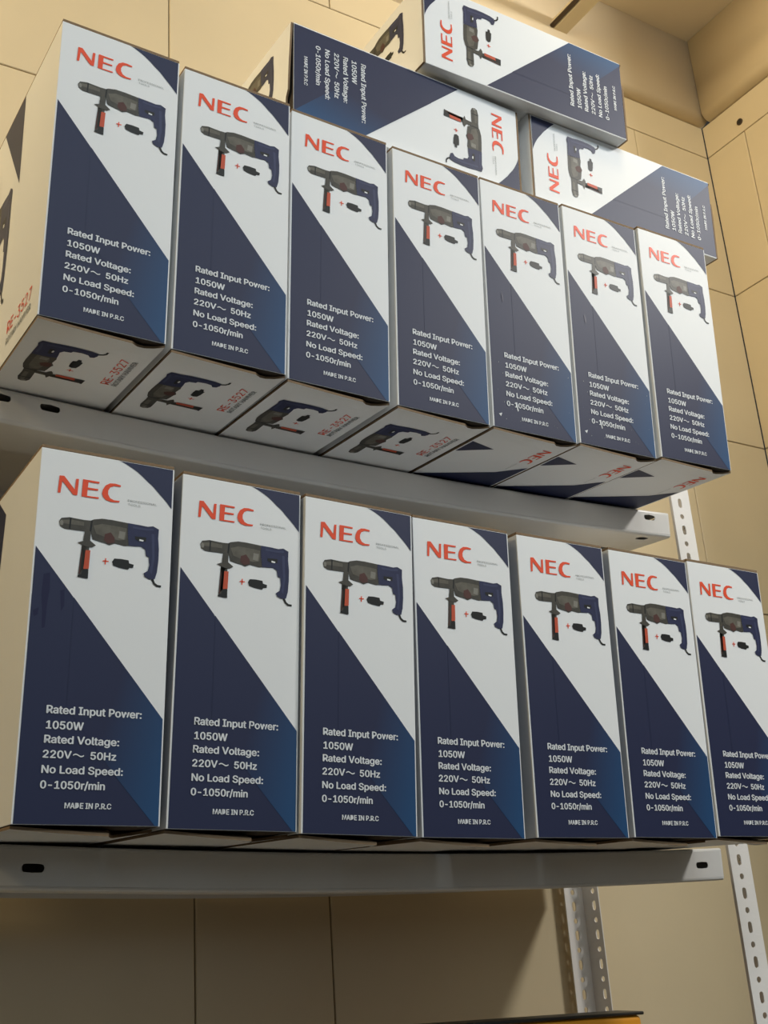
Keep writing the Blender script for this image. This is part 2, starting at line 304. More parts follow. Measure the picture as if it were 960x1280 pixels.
# letter outlines for the printing: advance, points (thousandths of the type size), triangles
GLYPHS = {
    ' ': (0.188, [], []),
    '-': (0.453, [337,244,337,188,114,188,114,244], [2,0,3,2,1,0]),
    '.': (0.188, [95,-4,78,-1,63,9,53,24,50,41,53,59,63,73,78,83,95,87,113,83,128,73,138,59,141,41,138,24,128,9,113,-1], [7,9,8,6,9,7,6,10,9,5,10,6,5,11,10,4,11,5,4,12,11,3,12,4,3,13,12,2,13,3,2,14,13,1,14,2,1,15,14,0,15,1]),
    '/': (0.249, [235,533,71,-76,14,-76,178,533], [2,0,3,2,1,0]),
    '0': (0.453, [227,-7,174,1,130,24,95,62,69,113,53,178,48,254,53,330,69,395,95,447,130,484,174,508,227,516,279,508,323,484,358,447,384,395,400,330,405,254,400,178,384,113,359,62,323,24,279,1,227,50,261,56,290,74,313,103,330,144,340,194,344,254,340,314,330,365,313,405,290,435,261,453,227,460,192,453,163,435,140,405,123,365,113,314,109,254,113,194,123,144,140,103,163,74,192,56], [11,13,12,10,13,11,10,14,13,9,14,10,9,36,14,36,15,14,9,37,36,35,15,36,9,38,37,34,15,35,8,38,9,34,16,15,8,39,38,33,16,34,8,40,39,32,16,33,7,40,8,32,17,16,7,41,40,31,17,32,6,41,7,31,18,17,6,42,41,30,18,31,5,42,6,5,43,42,29,18,30,29,19,18,5,44,43,28,19,29,4,44,5,28,20,19,4,45,44,27,20,28,3,45,4,27,21,20,3,46,45,26,21,27,3,47,46,25,21,26,2,47,3,25,22,21,2,24,47,24,22,25,2,22,24,1,22,2,1,23,22,1,0,23]),
    '1': (0.453, [76,0,76,55,391,55,391,0,276,509,276,0,212,0,212,448,209,448,86,358,86,427,198,509], [10,4,11,10,8,4,8,7,4,7,5,4,10,9,8,6,5,7,0,2,1,0,3,2]),
    '2': (0.453, [64,0,64,47,234,229,261,257,282,282,299,305,311,327,318,348,320,371,317,397,308,419,293,436,273,449,250,457,224,460,196,457,172,447,153,433,139,413,130,390,127,362,66,362,71,405,86,442,111,473,143,496,182,511,225,516,268,511,306,497,337,474,361,445,376,411,381,372,378,345,371,318,357,290,336,259,306,223,267,180,153,60,153,57,389,57,389,0], [26,28,27,26,29,28,25,29,26,25,30,29,24,30,25,24,31,30,23,15,24,15,14,24,14,13,24,13,31,24,12,31,13,23,16,15,11,31,12,23,17,16,11,32,31,22,17,23,10,32,11,22,18,17,9,32,10,22,19,18,9,33,32,21,19,22,8,33,9,21,20,19,8,34,33,7,34,8,6,34,7,6,35,34,5,35,6,5,36,35,4,36,5,4,37,36,3,37,4,3,38,37,2,38,3,1,38,2,1,39,38,1,40,39,1,41,40,1,42,41,1,43,42,0,43,1]),
    '3': (0.453, [218,-7,173,-3,133,10,98,30,70,57,52,91,44,132,109,132,115,107,126,87,144,71,165,59,191,52,219,50,248,53,275,61,297,74,315,93,325,116,329,145,326,172,316,196,299,217,275,234,242,244,201,248,157,248,157,299,288,448,288,452,70,452,70,509,372,509,372,461,211,278,211,289,264,288,308,276,344,253,371,222,387,186,393,145,387,103,370,66,344,36,309,12,266,-2], [30,32,31,30,33,32,30,29,33,29,28,33,28,34,33,27,35,28,35,34,28,26,35,27,26,36,35,26,37,36,26,38,37,26,25,38,25,24,38,24,39,38,23,39,24,22,39,23,22,40,39,21,40,22,20,40,21,20,41,40,19,41,20,18,41,19,18,42,41,5,7,6,5,8,7,17,42,18,5,9,8,17,43,42,16,43,17,4,9,5,4,10,9,15,43,16,4,11,10,15,44,43,14,44,15,4,12,11,3,12,4,13,44,14,3,13,12,3,44,13,3,45,44,2,45,3,2,46,45,1,46,2,1,0,46]),
    '5': (0.453, [221,-7,178,-2,140,11,108,32,83,60,66,93,60,130,122,130,127,108,138,89,154,73,173,60,196,52,221,50,250,53,276,64,298,82,314,104,324,131,328,162,324,193,314,221,297,244,275,262,248,273,218,277,192,275,167,268,145,258,128,246,67,253,96,509,366,509,366,452,151,452,134,301,136,301,155,315,178,325,203,331,229,334,263,330,294,321,321,306,345,285,364,260,379,231,388,199,391,163,385,117,369,76,343,41,309,15,268,-1], [30,34,31,34,32,31,34,33,32,30,35,34,39,41,40,38,41,39,38,42,41,37,42,38,37,43,42,36,43,37,36,44,43,30,36,35,30,26,36,26,25,36,25,44,36,25,45,44,24,45,25,30,27,26,23,45,24,30,28,27,22,45,23,22,46,45,30,29,28,21,46,22,21,47,46,20,47,21,20,48,47,19,48,20,19,49,48,18,49,19,17,49,18,5,7,6,5,8,7,17,50,49,5,9,8,16,50,17,4,9,5,4,10,9,15,50,16,15,51,50,4,11,10,14,51,15,4,12,11,3,12,4,13,51,14,3,13,12,3,51,13,3,52,51,2,52,3,2,53,52,1,53,2,1,0,53]),
    '7': (0.453, [97,0,323,448,323,452,62,452,62,509,391,509,391,449,165,0], [3,5,4,3,2,5,2,6,5,1,6,2,1,7,6,0,7,1]),
    ':': (0.188, [95,271,78,274,63,284,53,299,50,316,53,334,63,349,78,359,95,362,113,359,128,349,138,334,141,316,138,299,128,284,113,274,95,-4,78,-1,63,9,53,24,50,41,53,59,63,73,78,83,95,87,113,83,128,73,138,59,141,41,138,24,128,9,113,-1], [23,25,24,22,25,23,22,26,25,21,26,22,21,27,26,20,27,21,20,28,27,19,28,20,19,29,28,18,29,19,18,30,29,17,30,18,17,31,30,16,31,17,7,9,8,6,9,7,6,10,9,5,10,6,5,11,10,4,11,5,4,12,11,3,12,4,3,13,12,2,13,3,2,14,13,1,14,2,1,15,14,0,15,1]),
    'A': (0.48, [16,0,201,509,276,509,463,0,395,0,287,302,276,334,264,372,250,420,232,478,245,478,228,419,213,371,201,333,191,302,85,0,110,142,110,199,370,199,370,142], [0,9,1,9,2,1,9,10,2,10,3,2,0,17,9,17,11,9,11,8,9,11,8,10,8,18,10,18,3,10,7,18,8,17,12,11,6,18,7,17,13,12,5,18,6,17,14,13,17,16,14,16,15,14,4,19,5,19,18,5,0,16,17,16,18,17,16,19,18,19,3,18,0,15,16,4,3,19]),
    'C': (0.51, [267,-7,205,1,150,25,104,63,70,115,48,179,40,254,48,329,70,393,104,445,150,484,205,508,267,516,305,513,340,504,373,490,402,471,427,447,448,418,463,385,473,348,408,348,401,373,389,395,375,413,357,428,337,440,315,449,292,454,267,456,223,450,184,432,150,403,125,364,109,314,103,254,109,194,125,145,151,105,184,76,223,59,267,53,292,55,315,60,337,69,357,81,375,96,389,114,401,136,408,160,473,160,463,124,448,91,428,62,402,38,373,19,341,5,305,-4], [11,13,12,11,14,13,10,14,11,10,15,14,10,16,15,9,16,10,9,29,16,29,17,16,9,30,29,28,17,29,27,17,28,9,31,30,26,17,27,26,18,17,8,31,9,25,18,26,8,32,31,24,18,25,24,19,18,23,19,24,8,33,32,22,19,23,7,33,8,22,20,19,21,20,22,7,34,33,6,34,7,6,35,34,5,35,6,5,36,35,5,37,36,4,37,5,48,50,49,48,51,50,4,38,37,47,51,48,47,52,51,3,38,4,46,52,47,3,39,38,45,52,46,45,53,52,44,53,45,3,40,39,43,53,44,2,40,3,43,54,53,42,54,43,2,41,40,41,54,42,2,54,41,2,55,54,1,55,2,1,56,55,1,57,56,0,57,1]),
    'D': (0.502, [219,0,96,0,96,57,215,57,272,63,318,81,354,110,379,149,394,198,399,255,394,312,379,361,354,399,320,428,275,446,221,452,93,452,93,509,225,509,294,501,353,478,399,441,433,391,455,329,462,255,455,181,433,119,398,68,351,31,291,8,125,509,125,0,60,0,60,509], [32,17,33,17,30,33,32,16,17,30,18,17,31,18,30,31,15,18,15,19,18,15,20,19,15,21,20,32,15,16,32,2,15,2,31,15,31,14,15,31,13,14,31,12,13,31,11,12,31,10,11,31,9,10,31,8,9,31,3,8,3,7,8,3,6,7,3,5,6,3,4,5,32,1,2,31,3,2]),
    'E': (0.419, [60,0,60,509,372,509,372,452,125,452,125,286,355,286,355,229,125,229,125,57,375,57,375,0], [0,4,1,4,2,1,4,3,2,0,5,4,0,8,5,8,6,5,8,7,6,0,9,8,0,10,9,0,11,10]),
    'F': (0.41, [60,0,60,509,369,509,369,452,125,452,125,278,346,278,346,221,125,221,125,0], [0,4,1,4,2,1,4,3,2,0,5,4,0,8,5,8,6,5,8,7,6,0,9,8]),
    'H': (0.517, [60,0,60,509,125,509,125,289,392,289,392,509,457,509,457,0,392,0,392,232,125,232,125,0], [0,2,1,0,3,2,4,6,5,4,7,6,0,10,3,10,4,3,10,9,4,9,7,4,0,11,10,8,7,9]),
    'I': (0.3, [31,0,31,57,118,57,118,452,31,452,31,509,269,509,269,452,183,452,183,57,269,57,269,0], [4,6,5,4,7,6,3,7,4,2,8,3,8,7,3,2,9,8,0,2,1,0,9,2,0,10,9,0,11,10]),
    'L': (0.393, [60,0,60,509,125,509,125,57,361,57,361,0], [0,2,1,0,3,2,0,4,3,0,5,4]),
    'M': (0.628, [60,0,60,509,152,509,277,187,282,174,287,159,293,141,299,123,305,103,311,84,317,65,322,49,307,49,312,65,318,83,324,102,330,121,336,140,342,158,348,174,352,187,476,509,568,509,568,0,504,0,504,291,504,308,504,327,505,347,505,369,506,391,506,413,507,435,507,457,513,457,505,433,498,409,490,386,482,363,474,341,467,322,461,305,456,291,342,0,286,0,170,291,165,304,159,321,152,340,145,361,137,384,129,408,121,432,112,457,119,457,119,437,120,416,120,394,121,372,121,350,122,328,122,309,122,291,122,0], [0,53,1,53,2,1,53,54,2,54,3,2,20,33,21,33,22,21,33,34,22,34,23,22,0,52,53,55,3,54,20,32,33,35,32,34,32,23,34,56,52,55,52,3,55,20,35,32,35,31,32,20,36,35,0,56,52,56,51,52,0,57,56,20,37,36,0,58,57,20,38,37,0,59,58,20,39,38,0,60,59,20,40,39,0,61,60,20,41,40,0,62,61,20,42,41,0,63,62,20,43,42,19,43,20,18,43,19,17,43,18,16,43,17,15,43,16,14,43,15,13,10,14,10,43,14,13,11,10,12,11,13]),
    'N': (0.523, [60,0,60,509,136,509,343,183,352,169,363,151,375,130,388,107,401,82,414,55,405,54,402,81,401,108,400,134,399,157,399,178,399,195,399,509,463,509,463,0,387,0,202,290,190,310,177,331,164,354,148,381,130,413,108,452,119,454,121,417,122,384,123,354,124,328,125,307,125,291,125,0], [0,27,1,27,2,1,27,28,2,28,3,2,16,18,17,16,19,18,29,26,28,26,3,28,0,29,27,29,26,27,0,30,29,25,3,26,0,31,30,24,3,25,23,3,24,0,32,31,22,3,23,0,33,32,21,3,22,0,34,33,0,35,34,20,3,21,15,19,16,20,4,3,14,19,15,20,5,4,13,19,14,20,6,5,12,19,13,20,7,6,11,19,12,20,8,7,20,10,8,10,9,8,10,19,11,20,19,10]),
    'O': (0.533, [267,-7,205,1,150,25,105,63,70,115,48,179,40,254,48,329,70,393,105,445,150,484,205,508,267,516,329,508,384,484,429,445,464,393,486,329,493,254,486,179,464,115,429,63,384,25,329,1,267,53,310,59,349,76,383,105,408,144,425,194,430,254,425,314,408,365,383,404,349,433,310,450,267,456,223,450,184,433,151,404,125,364,109,314,103,254,109,194,125,144,151,105,184,76,223,59], [11,13,12,10,13,11,10,14,13,9,14,10,9,36,14,36,15,14,9,37,36,35,15,36,34,15,35,9,38,37,8,38,9,34,16,15,33,16,34,8,39,38,32,16,33,8,40,39,7,40,8,32,17,16,31,17,32,7,41,40,6,41,7,31,18,17,30,18,31,6,42,41,5,42,6,5,43,42,29,18,30,29,19,18,5,44,43,28,19,29,4,44,5,28,20,19,4,45,44,27,20,28,3,45,4,27,21,20,3,46,45,26,21,27,3,47,46,25,21,26,25,22,21,2,47,3,2,24,47,24,22,25,2,22,24,1,22,2,1,23,22,1,0,23]),
    'P': (0.445, [60,0,60,509,235,509,289,503,332,487,366,462,390,430,404,391,409,348,404,304,390,265,366,233,332,207,289,191,235,186,109,186,109,242,233,242,269,246,297,256,318,272,333,294,342,319,344,348,342,376,333,402,318,423,297,439,268,449,232,452,125,452,125,0], [0,30,1,30,2,1,30,3,2,30,4,3,30,5,4,30,29,5,29,28,5,28,6,5,0,16,30,16,31,30,27,6,28,26,6,27,26,7,6,25,7,26,24,7,25,24,8,7,23,8,24,22,8,23,22,9,8,21,9,22,21,10,9,20,10,21,19,10,20,19,11,10,18,11,19,17,11,18,0,15,16,31,17,16,31,14,17,14,11,17,14,12,11,14,13,12,0,14,15,0,31,14]),
    'R': (0.449, [60,0,60,509,236,509,290,504,333,489,367,465,390,433,405,395,409,352,405,309,390,271,367,240,333,217,289,203,236,198,96,198,96,255,234,255,269,258,298,267,319,281,334,300,342,324,345,352,342,380,334,405,319,425,298,440,269,449,233,452,125,452,125,0,353,0,230,229,303,229,428,0], [0,16,1,16,30,1,30,2,1,30,3,2,30,4,3,30,5,4,30,29,5,29,28,5,28,6,5,16,31,30,27,6,28,26,6,27,26,7,6,25,7,26,24,7,25,24,8,7,23,8,24,22,8,23,22,9,8,21,9,22,21,10,9,20,10,21,19,10,20,19,11,10,18,11,19,17,11,18,0,15,16,31,17,16,31,33,17,33,11,17,33,34,11,34,12,11,31,14,33,14,32,33,35,12,34,13,35,12,14,35,13,0,14,15,0,31,14,32,35,14]),
    'S': (0.447, [224,-9,172,-4,128,9,91,31,64,60,46,96,38,137,104,137,110,110,123,88,142,71,166,59,194,52,224,49,257,52,286,60,311,74,329,92,341,114,346,139,342,161,332,179,316,193,296,205,272,214,245,222,184,239,128,260,86,289,60,326,52,372,58,413,75,448,102,476,138,498,180,511,227,516,275,511,316,498,351,476,377,449,394,415,401,378,337,378,326,412,302,437,267,453,225,459,194,456,167,448,145,435,129,418,118,398,115,376,119,352,131,334,148,319,169,308,191,300,212,293,264,279,287,272,312,264,336,252,359,238,379,220,395,198,405,171,408,139,403,99,386,64,360,34,323,11,278,-4], [35,37,36,34,37,35,34,38,37,33,38,34,33,39,38,33,40,39,32,47,33,47,40,33,32,48,47,46,40,47,32,49,48,45,40,46,45,41,40,31,49,32,31,50,49,44,41,45,31,51,50,31,52,51,44,42,41,30,52,31,43,42,44,30,53,52,30,54,53,29,54,30,29,55,54,29,56,55,28,56,29,28,57,56,28,58,57,28,59,58,28,60,59,27,60,28,27,61,60,27,62,61,27,63,62,26,63,27,26,64,63,25,64,26,25,65,64,24,65,25,24,66,65,23,66,24,22,66,23,22,67,66,21,67,22,20,67,21,20,68,67,19,68,20,18,68,19,18,69,68,5,7,6,5,8,7,17,69,18,5,9,8,17,70,69,4,9,5,16,70,17,4,10,9,15,70,16,4,11,10,15,71,70,14,71,15,3,11,4,3,12,11,13,71,14,3,13,12,3,71,13,3,72,71,2,72,3,2,73,72,1,73,2,1,0,73]),
    'T': (0.449, [32,452,32,509,417,509,417,452,257,452,257,0,193,0,193,452], [0,2,1,0,3,2,7,3,0,6,4,7,4,3,7,6,5,4]),
    'V': (0.48, [204,0,16,509,84,509,192,206,203,176,215,137,230,89,248,31,235,31,252,90,267,138,279,176,290,206,395,509,463,509,278,0], [0,2,1,0,3,2,12,14,13,12,15,14,0,4,3,11,15,12,10,15,11,0,5,4,9,15,10,0,6,5,8,7,9,7,15,9,0,7,6,0,15,7]),
    'W': (0.686, [155,0,16,509,82,509,163,196,170,171,175,145,181,120,187,94,192,67,197,40,189,40,194,67,200,94,205,120,211,145,218,171,224,196,306,509,380,509,462,196,468,171,474,145,480,120,486,94,492,67,497,40,488,40,493,67,499,94,504,120,510,145,517,171,523,196,603,509,670,509,530,0,455,0,368,323,359,356,351,391,344,431,336,475,350,475,342,433,335,395,327,359,318,323,230,0], [0,2,1,0,3,2,16,41,17,41,18,17,41,42,18,42,19,18,32,34,33,32,35,34,16,43,41,43,40,41,43,40,42,40,19,42,16,44,43,39,19,40,16,45,44,38,19,39,16,46,45,37,19,38,16,47,46,36,19,37,0,4,3,15,47,16,36,20,19,31,35,32,0,5,4,14,47,15,36,21,20,30,35,31,0,6,5,13,47,14,36,22,21,29,35,30,0,7,6,12,47,13,36,23,22,28,35,29,0,8,7,11,47,12,36,24,23,27,35,28,0,10,8,10,9,8,10,47,11,36,26,24,26,25,24,26,35,27,0,47,10,36,35,26]),
    'Y': (0.472, [203,0,203,208,16,509,91,509,192,344,208,318,222,292,236,264,250,230,224,230,237,265,251,293,265,318,280,344,381,509,455,509,268,208,268,0], [1,3,2,1,4,3,13,15,14,13,16,15,1,5,4,12,16,13,11,16,12,1,6,5,10,16,11,1,7,6,9,8,10,8,16,10,1,8,7,1,16,8,0,16,1,0,17,16]),
    'a': (0.389, [160,-9,126,-5,94,5,68,22,48,45,35,73,30,108,34,138,43,161,58,179,78,193,100,203,125,211,152,216,178,220,209,224,234,227,252,230,265,235,273,243,276,255,276,257,273,279,267,297,256,311,240,322,220,329,196,331,171,329,149,322,132,313,118,301,107,288,100,274,41,291,57,322,79,346,104,364,133,375,163,382,194,384,215,383,239,379,263,372,286,360,306,343,322,320,333,290,337,251,337,0,277,0,277,52,272,52,264,38,252,25,236,12,215,1,190,-6,170,45,202,49,228,59,248,74,263,93,272,115,276,138,276,190,270,186,259,182,246,179,231,176,216,173,200,171,186,169,175,168,154,164,134,159,117,150,103,139,95,124,92,105,94,87,102,72,114,61,130,52,149,47], [39,41,40,39,42,41,38,42,39,38,43,42,37,43,38,37,44,43,36,44,37,36,45,44,35,45,36,35,27,45,27,46,45,35,28,27,26,46,27,35,29,28,25,46,26,35,30,29,34,30,35,24,46,25,24,47,46,34,31,30,23,47,24,34,32,31,22,47,23,33,32,34,22,48,47,21,48,22,20,48,21,19,48,20,19,49,48,18,49,19,17,65,18,65,49,18,16,65,17,15,65,16,14,65,15,13,65,14,12,65,13,11,65,12,10,65,11,9,65,10,9,66,65,64,49,65,9,67,66,9,68,67,8,68,9,8,69,68,8,70,69,8,71,70,8,72,71,8,73,72,8,74,73,8,75,74,7,75,8,7,76,75,7,77,76,7,78,77,63,49,64,6,78,7,6,79,78,62,49,63,5,79,6,5,80,79,61,51,62,51,49,62,5,81,80,60,51,61,4,81,5,4,82,81,4,83,82,59,52,60,52,51,60,4,84,83,59,53,52,50,49,51,58,53,59,4,58,84,4,53,58,3,53,4,3,54,53,3,55,54,2,55,3,2,56,55,1,56,2,1,57,56,0,57,1]),
    'd': (0.424, [195,-8,151,-2,111,16,79,45,55,84,39,133,34,189,39,245,55,293,79,332,112,361,151,378,196,384,228,381,253,373,272,360,287,346,298,331,306,319,311,319,311,509,372,509,372,0,313,0,313,59,307,59,298,46,287,31,272,17,252,4,227,-5,205,47,236,51,263,65,284,86,299,115,309,150,312,189,309,229,300,263,284,291,263,312,237,325,205,330,172,325,145,311,124,290,108,261,99,227,96,189,99,151,109,117,124,88,145,66,172,51], [19,21,20,19,22,21,11,13,12,11,14,13,10,14,11,10,15,14,9,15,10,9,16,15,9,17,16,8,44,9,44,43,9,43,17,9,43,18,17,42,18,43,41,18,42,8,45,44,41,19,18,41,40,19,40,39,19,39,22,19,8,46,45,7,46,8,7,47,46,38,22,39,7,48,47,6,48,7,37,22,38,6,49,48,6,50,49,36,22,37,5,50,6,5,51,50,35,22,36,4,51,5,4,52,51,34,24,35,24,22,35,4,53,52,33,24,34,3,53,4,3,54,53,32,25,33,25,24,33,32,26,25,23,22,24,3,31,54,31,26,32,3,26,31,3,27,26,2,27,3,2,28,27,2,29,28,1,29,2,1,30,29,0,30,1]),
    'e': (0.404, [212,-8,161,-2,117,16,82,46,56,85,40,132,34,187,39,242,55,290,81,329,115,359,157,378,205,384,236,382,266,374,294,361,319,341,341,315,357,282,368,242,371,194,371,169,75,169,75,221,338,221,310,202,307,237,298,269,283,294,263,314,237,326,205,330,173,326,146,313,125,294,109,270,99,241,96,211,96,178,100,139,110,106,128,80,151,61,179,50,212,46,234,48,254,53,271,61,285,73,297,88,306,105,365,91,353,63,335,39,311,19,283,4,249,-5], [11,13,12,11,14,13,10,14,11,10,15,14,10,16,15,9,16,10,9,31,16,31,17,16,9,32,31,30,17,31,8,32,9,29,17,30,8,33,32,29,18,17,28,18,29,8,34,33,27,18,28,8,35,34,7,35,8,27,19,18,7,36,35,26,19,27,26,24,19,24,20,19,6,23,7,23,36,7,23,37,36,25,24,26,6,22,23,37,24,23,37,20,24,38,20,37,38,21,20,5,22,6,39,21,38,5,21,22,5,39,21,5,40,39,4,40,5,4,41,40,49,51,50,49,52,51,48,52,49,3,41,4,3,42,41,47,52,48,47,53,52,3,43,42,46,53,47,45,53,46,3,44,43,44,53,45,3,53,44,2,53,3,2,54,53,2,55,54,1,55,2,1,56,55,0,56,1]),
    'g': (0.425, [207,-151,168,-148,134,-140,105,-127,82,-110,64,-91,51,-69,101,-41,110,-53,122,-66,136,-78,154,-88,178,-95,207,-97,249,-92,282,-75,304,-47,311,-6,311,68,306,68,298,56,287,41,272,28,252,16,227,8,195,5,152,10,113,27,80,53,55,90,39,136,34,191,39,246,55,293,80,332,112,361,152,378,196,384,228,382,253,373,273,360,288,346,299,331,308,319,313,319,313,379,372,379,372,-9,367,-54,350,-90,324,-117,291,-136,251,-147,205,59,237,63,264,75,285,95,300,121,309,154,312,193,309,231,300,264,285,291,264,312,237,325,205,330,172,325,145,312,124,290,109,262,99,229,96,193,99,155,109,123,124,96,145,76,172,63], [36,38,37,36,39,38,44,46,45,44,47,46,35,39,36,35,40,39,34,40,35,34,41,40,34,42,41,33,66,34,66,65,34,65,42,34,65,43,42,64,43,65,63,43,64,33,67,66,63,44,43,63,62,44,62,61,44,61,60,44,60,47,44,33,68,67,32,68,33,32,69,68,32,70,69,31,70,32,59,47,60,31,71,70,31,72,71,58,47,59,30,72,31,30,73,72,57,47,58,29,73,30,29,74,73,56,18,57,18,47,57,29,75,74,55,18,56,28,75,29,28,76,75,54,19,55,19,18,55,54,20,19,17,47,18,28,53,76,53,20,54,28,20,53,28,21,20,27,21,28,27,22,21,27,23,22,26,23,27,26,24,23,25,24,26,16,47,17,16,48,47,6,8,7,15,48,16,6,9,8,15,49,48,6,10,9,5,10,6,14,49,15,5,11,10,5,12,11,14,50,49,4,12,5,13,50,14,4,13,12,4,50,13,3,50,4,3,51,50,2,51,3,2,52,51,1,52,2,1,0,52]),
    'i': (0.167, [84,443,67,446,54,455,44,468,41,483,44,499,54,512,67,521,84,524,100,521,114,512,123,499,126,483,123,468,114,455,100,446,53,0,53,379,114,379,114,0], [16,18,17,16,19,18,7,9,8,6,9,7,6,10,9,5,10,6,5,11,10,4,11,5,4,12,11,3,12,4,3,13,12,2,13,3,2,14,13,1,14,2,1,15,14,0,15,1]),
    'l': (0.189, [139,-2,101,3,74,20,58,47,53,84,53,509,114,509,114,99,115,77,120,62,130,54,146,52,154,52,160,53,165,53,170,54,181,3,172,1,162,-1,151,-2], [4,6,5,4,7,6,4,8,7,3,8,4,3,9,8,3,10,9,3,11,10,14,16,15,13,16,14,12,16,13,11,16,12,3,16,11,2,16,3,1,16,2,0,16,1,0,17,16,0,18,17,0,19,18]),
    'm': (0.61, [53,0,53,379,112,379,112,295,108,295,118,323,132,346,151,363,172,376,195,384,219,386,257,380,287,361,309,331,321,295,312,295,322,321,337,343,357,361,381,375,407,383,437,386,468,383,497,372,522,354,541,328,553,296,557,255,557,0,496,0,496,254,490,289,473,313,447,326,419,330,395,328,374,320,358,307,345,290,338,270,335,247,335,0,274,0,274,260,269,288,253,311,229,326,199,330,178,328,158,320,140,307,126,289,117,266,114,238,114,0], [9,11,10,20,22,21,8,11,9,19,22,20,19,23,22,8,12,11,0,2,1,0,4,2,4,3,2,7,12,8,18,23,19,18,24,23,6,12,7,17,24,18,6,13,12,17,25,24,5,47,6,47,13,6,16,34,17,34,25,17,47,46,13,46,14,13,5,48,47,16,35,34,33,25,34,33,26,25,5,49,48,16,36,35,32,26,33,45,14,46,4,49,5,15,36,16,4,50,49,15,37,36,31,26,32,44,15,45,15,14,45,4,51,50,15,38,37,31,27,26,0,52,4,52,51,4,44,38,15,44,39,38,30,27,31,43,39,44,43,40,39,0,53,52,42,40,43,30,28,27,29,28,30,42,41,40,0,54,53]),
    'n': (0.41, [114,227,114,0,53,0,53,379,112,379,112,287,102,287,124,332,152,362,187,379,227,384,264,380,295,369,321,349,341,321,353,285,357,240,357,0,296,0,296,235,290,275,273,304,246,323,210,329,184,326,161,317,141,303,126,283,117,257], [9,11,10,9,12,11,2,4,3,2,6,4,6,5,4,8,12,9,8,13,12,7,13,8,7,23,13,23,14,13,6,25,7,25,24,7,24,23,7,22,14,23,21,14,22,21,15,14,6,26,25,20,15,21,6,27,26,2,28,6,28,27,6,20,16,15,19,16,20,2,0,28,19,17,16,18,17,19,2,1,0]),
    'o': (0.415, [207,-8,159,-2,117,16,82,46,56,85,40,133,34,187,40,243,56,291,82,330,117,360,159,378,207,384,256,378,299,360,333,330,359,291,376,243,381,187,376,133,359,85,333,46,299,16,256,-2,207,46,242,51,270,66,292,89,307,117,316,151,319,187,316,224,307,258,292,287,270,310,242,325,207,330,173,325,145,310,124,287,108,258,99,224,96,187,99,151,108,117,124,89,145,66,173,51], [11,13,12,10,13,11,10,14,13,9,14,10,9,15,14,8,37,9,37,36,9,36,15,9,36,35,15,35,16,15,8,38,37,34,16,35,8,39,38,33,16,34,7,39,8,33,17,16,7,40,39,32,17,33,7,41,40,31,17,32,6,41,7,31,18,17,6,42,41,30,18,31,5,42,6,5,43,42,29,18,30,29,19,18,5,44,43,28,19,29,28,20,19,4,44,5,4,45,44,27,20,28,4,46,45,26,20,27,3,46,4,26,21,20,3,47,46,25,21,26,3,24,47,24,21,25,3,21,24,2,21,3,2,22,21,1,22,2,1,23,22,0,23,1]),
    'p': (0.424, [53,-143,53,379,112,379,112,319,118,319,126,331,137,346,152,360,171,373,197,381,229,384,274,378,313,361,345,332,370,293,385,245,390,189,385,133,370,84,346,45,313,16,274,-2,229,-8,198,-5,173,4,153,17,138,31,127,46,118,59,114,59,114,-143,220,47,253,51,279,66,301,88,316,117,325,151,328,189,325,227,316,261,301,290,280,311,253,325,220,330,188,325,161,312,140,291,125,263,116,229,113,189,116,150,125,115,140,86,162,65,188,51], [9,11,10,8,11,9,0,2,1,0,3,2,8,12,11,7,12,8,7,13,12,6,13,7,5,13,6,5,43,13,43,42,13,42,14,13,4,43,5,4,44,43,4,45,44,41,14,42,0,4,3,0,48,4,48,47,4,47,46,4,46,45,4,40,14,41,40,15,14,39,15,40,38,15,39,38,16,15,0,49,48,37,16,38,0,50,49,36,16,37,36,17,16,35,17,36,0,51,50,35,18,17,34,18,35,0,29,51,29,52,51,33,18,34,29,53,52,33,19,18,32,19,33,29,28,53,28,54,53,0,30,29,27,54,28,31,19,32,27,31,54,27,19,31,26,19,27,26,20,19,25,20,26,24,20,25,24,21,20,23,21,24,23,22,21]),
    'r': (0.259, [53,0,53,379,112,379,112,321,115,321,130,347,152,367,181,380,213,385,221,385,229,384,237,384,243,384,243,322,239,323,230,324,219,325,207,326,182,323,159,315,140,301,126,284,117,262,114,237,114,0], [7,9,8,7,10,9,7,11,10,7,12,11,7,13,12,6,13,7,0,2,1,0,3,2,5,13,6,4,17,5,17,16,5,16,15,5,15,14,5,14,13,5,4,18,17,4,19,18,0,4,3,0,22,4,22,21,4,21,20,4,20,19,4,0,23,22,0,24,23]),
    't': (0.227, [204,379,204,327,6,327,6,379,65,471,126,471,126,98,128,76,136,61,150,53,170,50,177,50,185,51,194,52,202,54,213,2,203,-1,192,-3,180,-4,168,-4,125,2,92,21,72,52,65,93], [23,5,4,23,6,5,2,0,3,2,1,0,23,7,6,22,7,23,22,8,7,22,9,8,13,15,14,22,10,9,12,15,13,21,10,22,11,15,12,10,15,11,21,15,10,20,15,21,19,15,20,19,16,15,19,17,16,19,18,17]),
    'u': (0.41, [182,-5,146,-1,115,11,89,31,69,59,57,95,53,139,53,379,114,379,114,144,119,105,137,75,164,56,200,50,226,53,249,62,268,77,283,97,293,122,296,153,296,379,357,379,357,0,298,0,298,92,307,92,286,47,257,17,222,0], [6,8,7,6,9,8,19,21,20,19,22,21,18,22,19,6,10,9,5,10,6,17,25,18,25,22,18,5,11,10,16,24,17,24,25,17,4,11,5,16,26,24,26,23,24,26,22,25,15,26,16,4,12,11,14,26,15,3,12,4,3,13,12,13,26,14,3,26,13,3,27,26,23,22,26,2,27,3,2,28,27,1,28,2,1,0,28]),
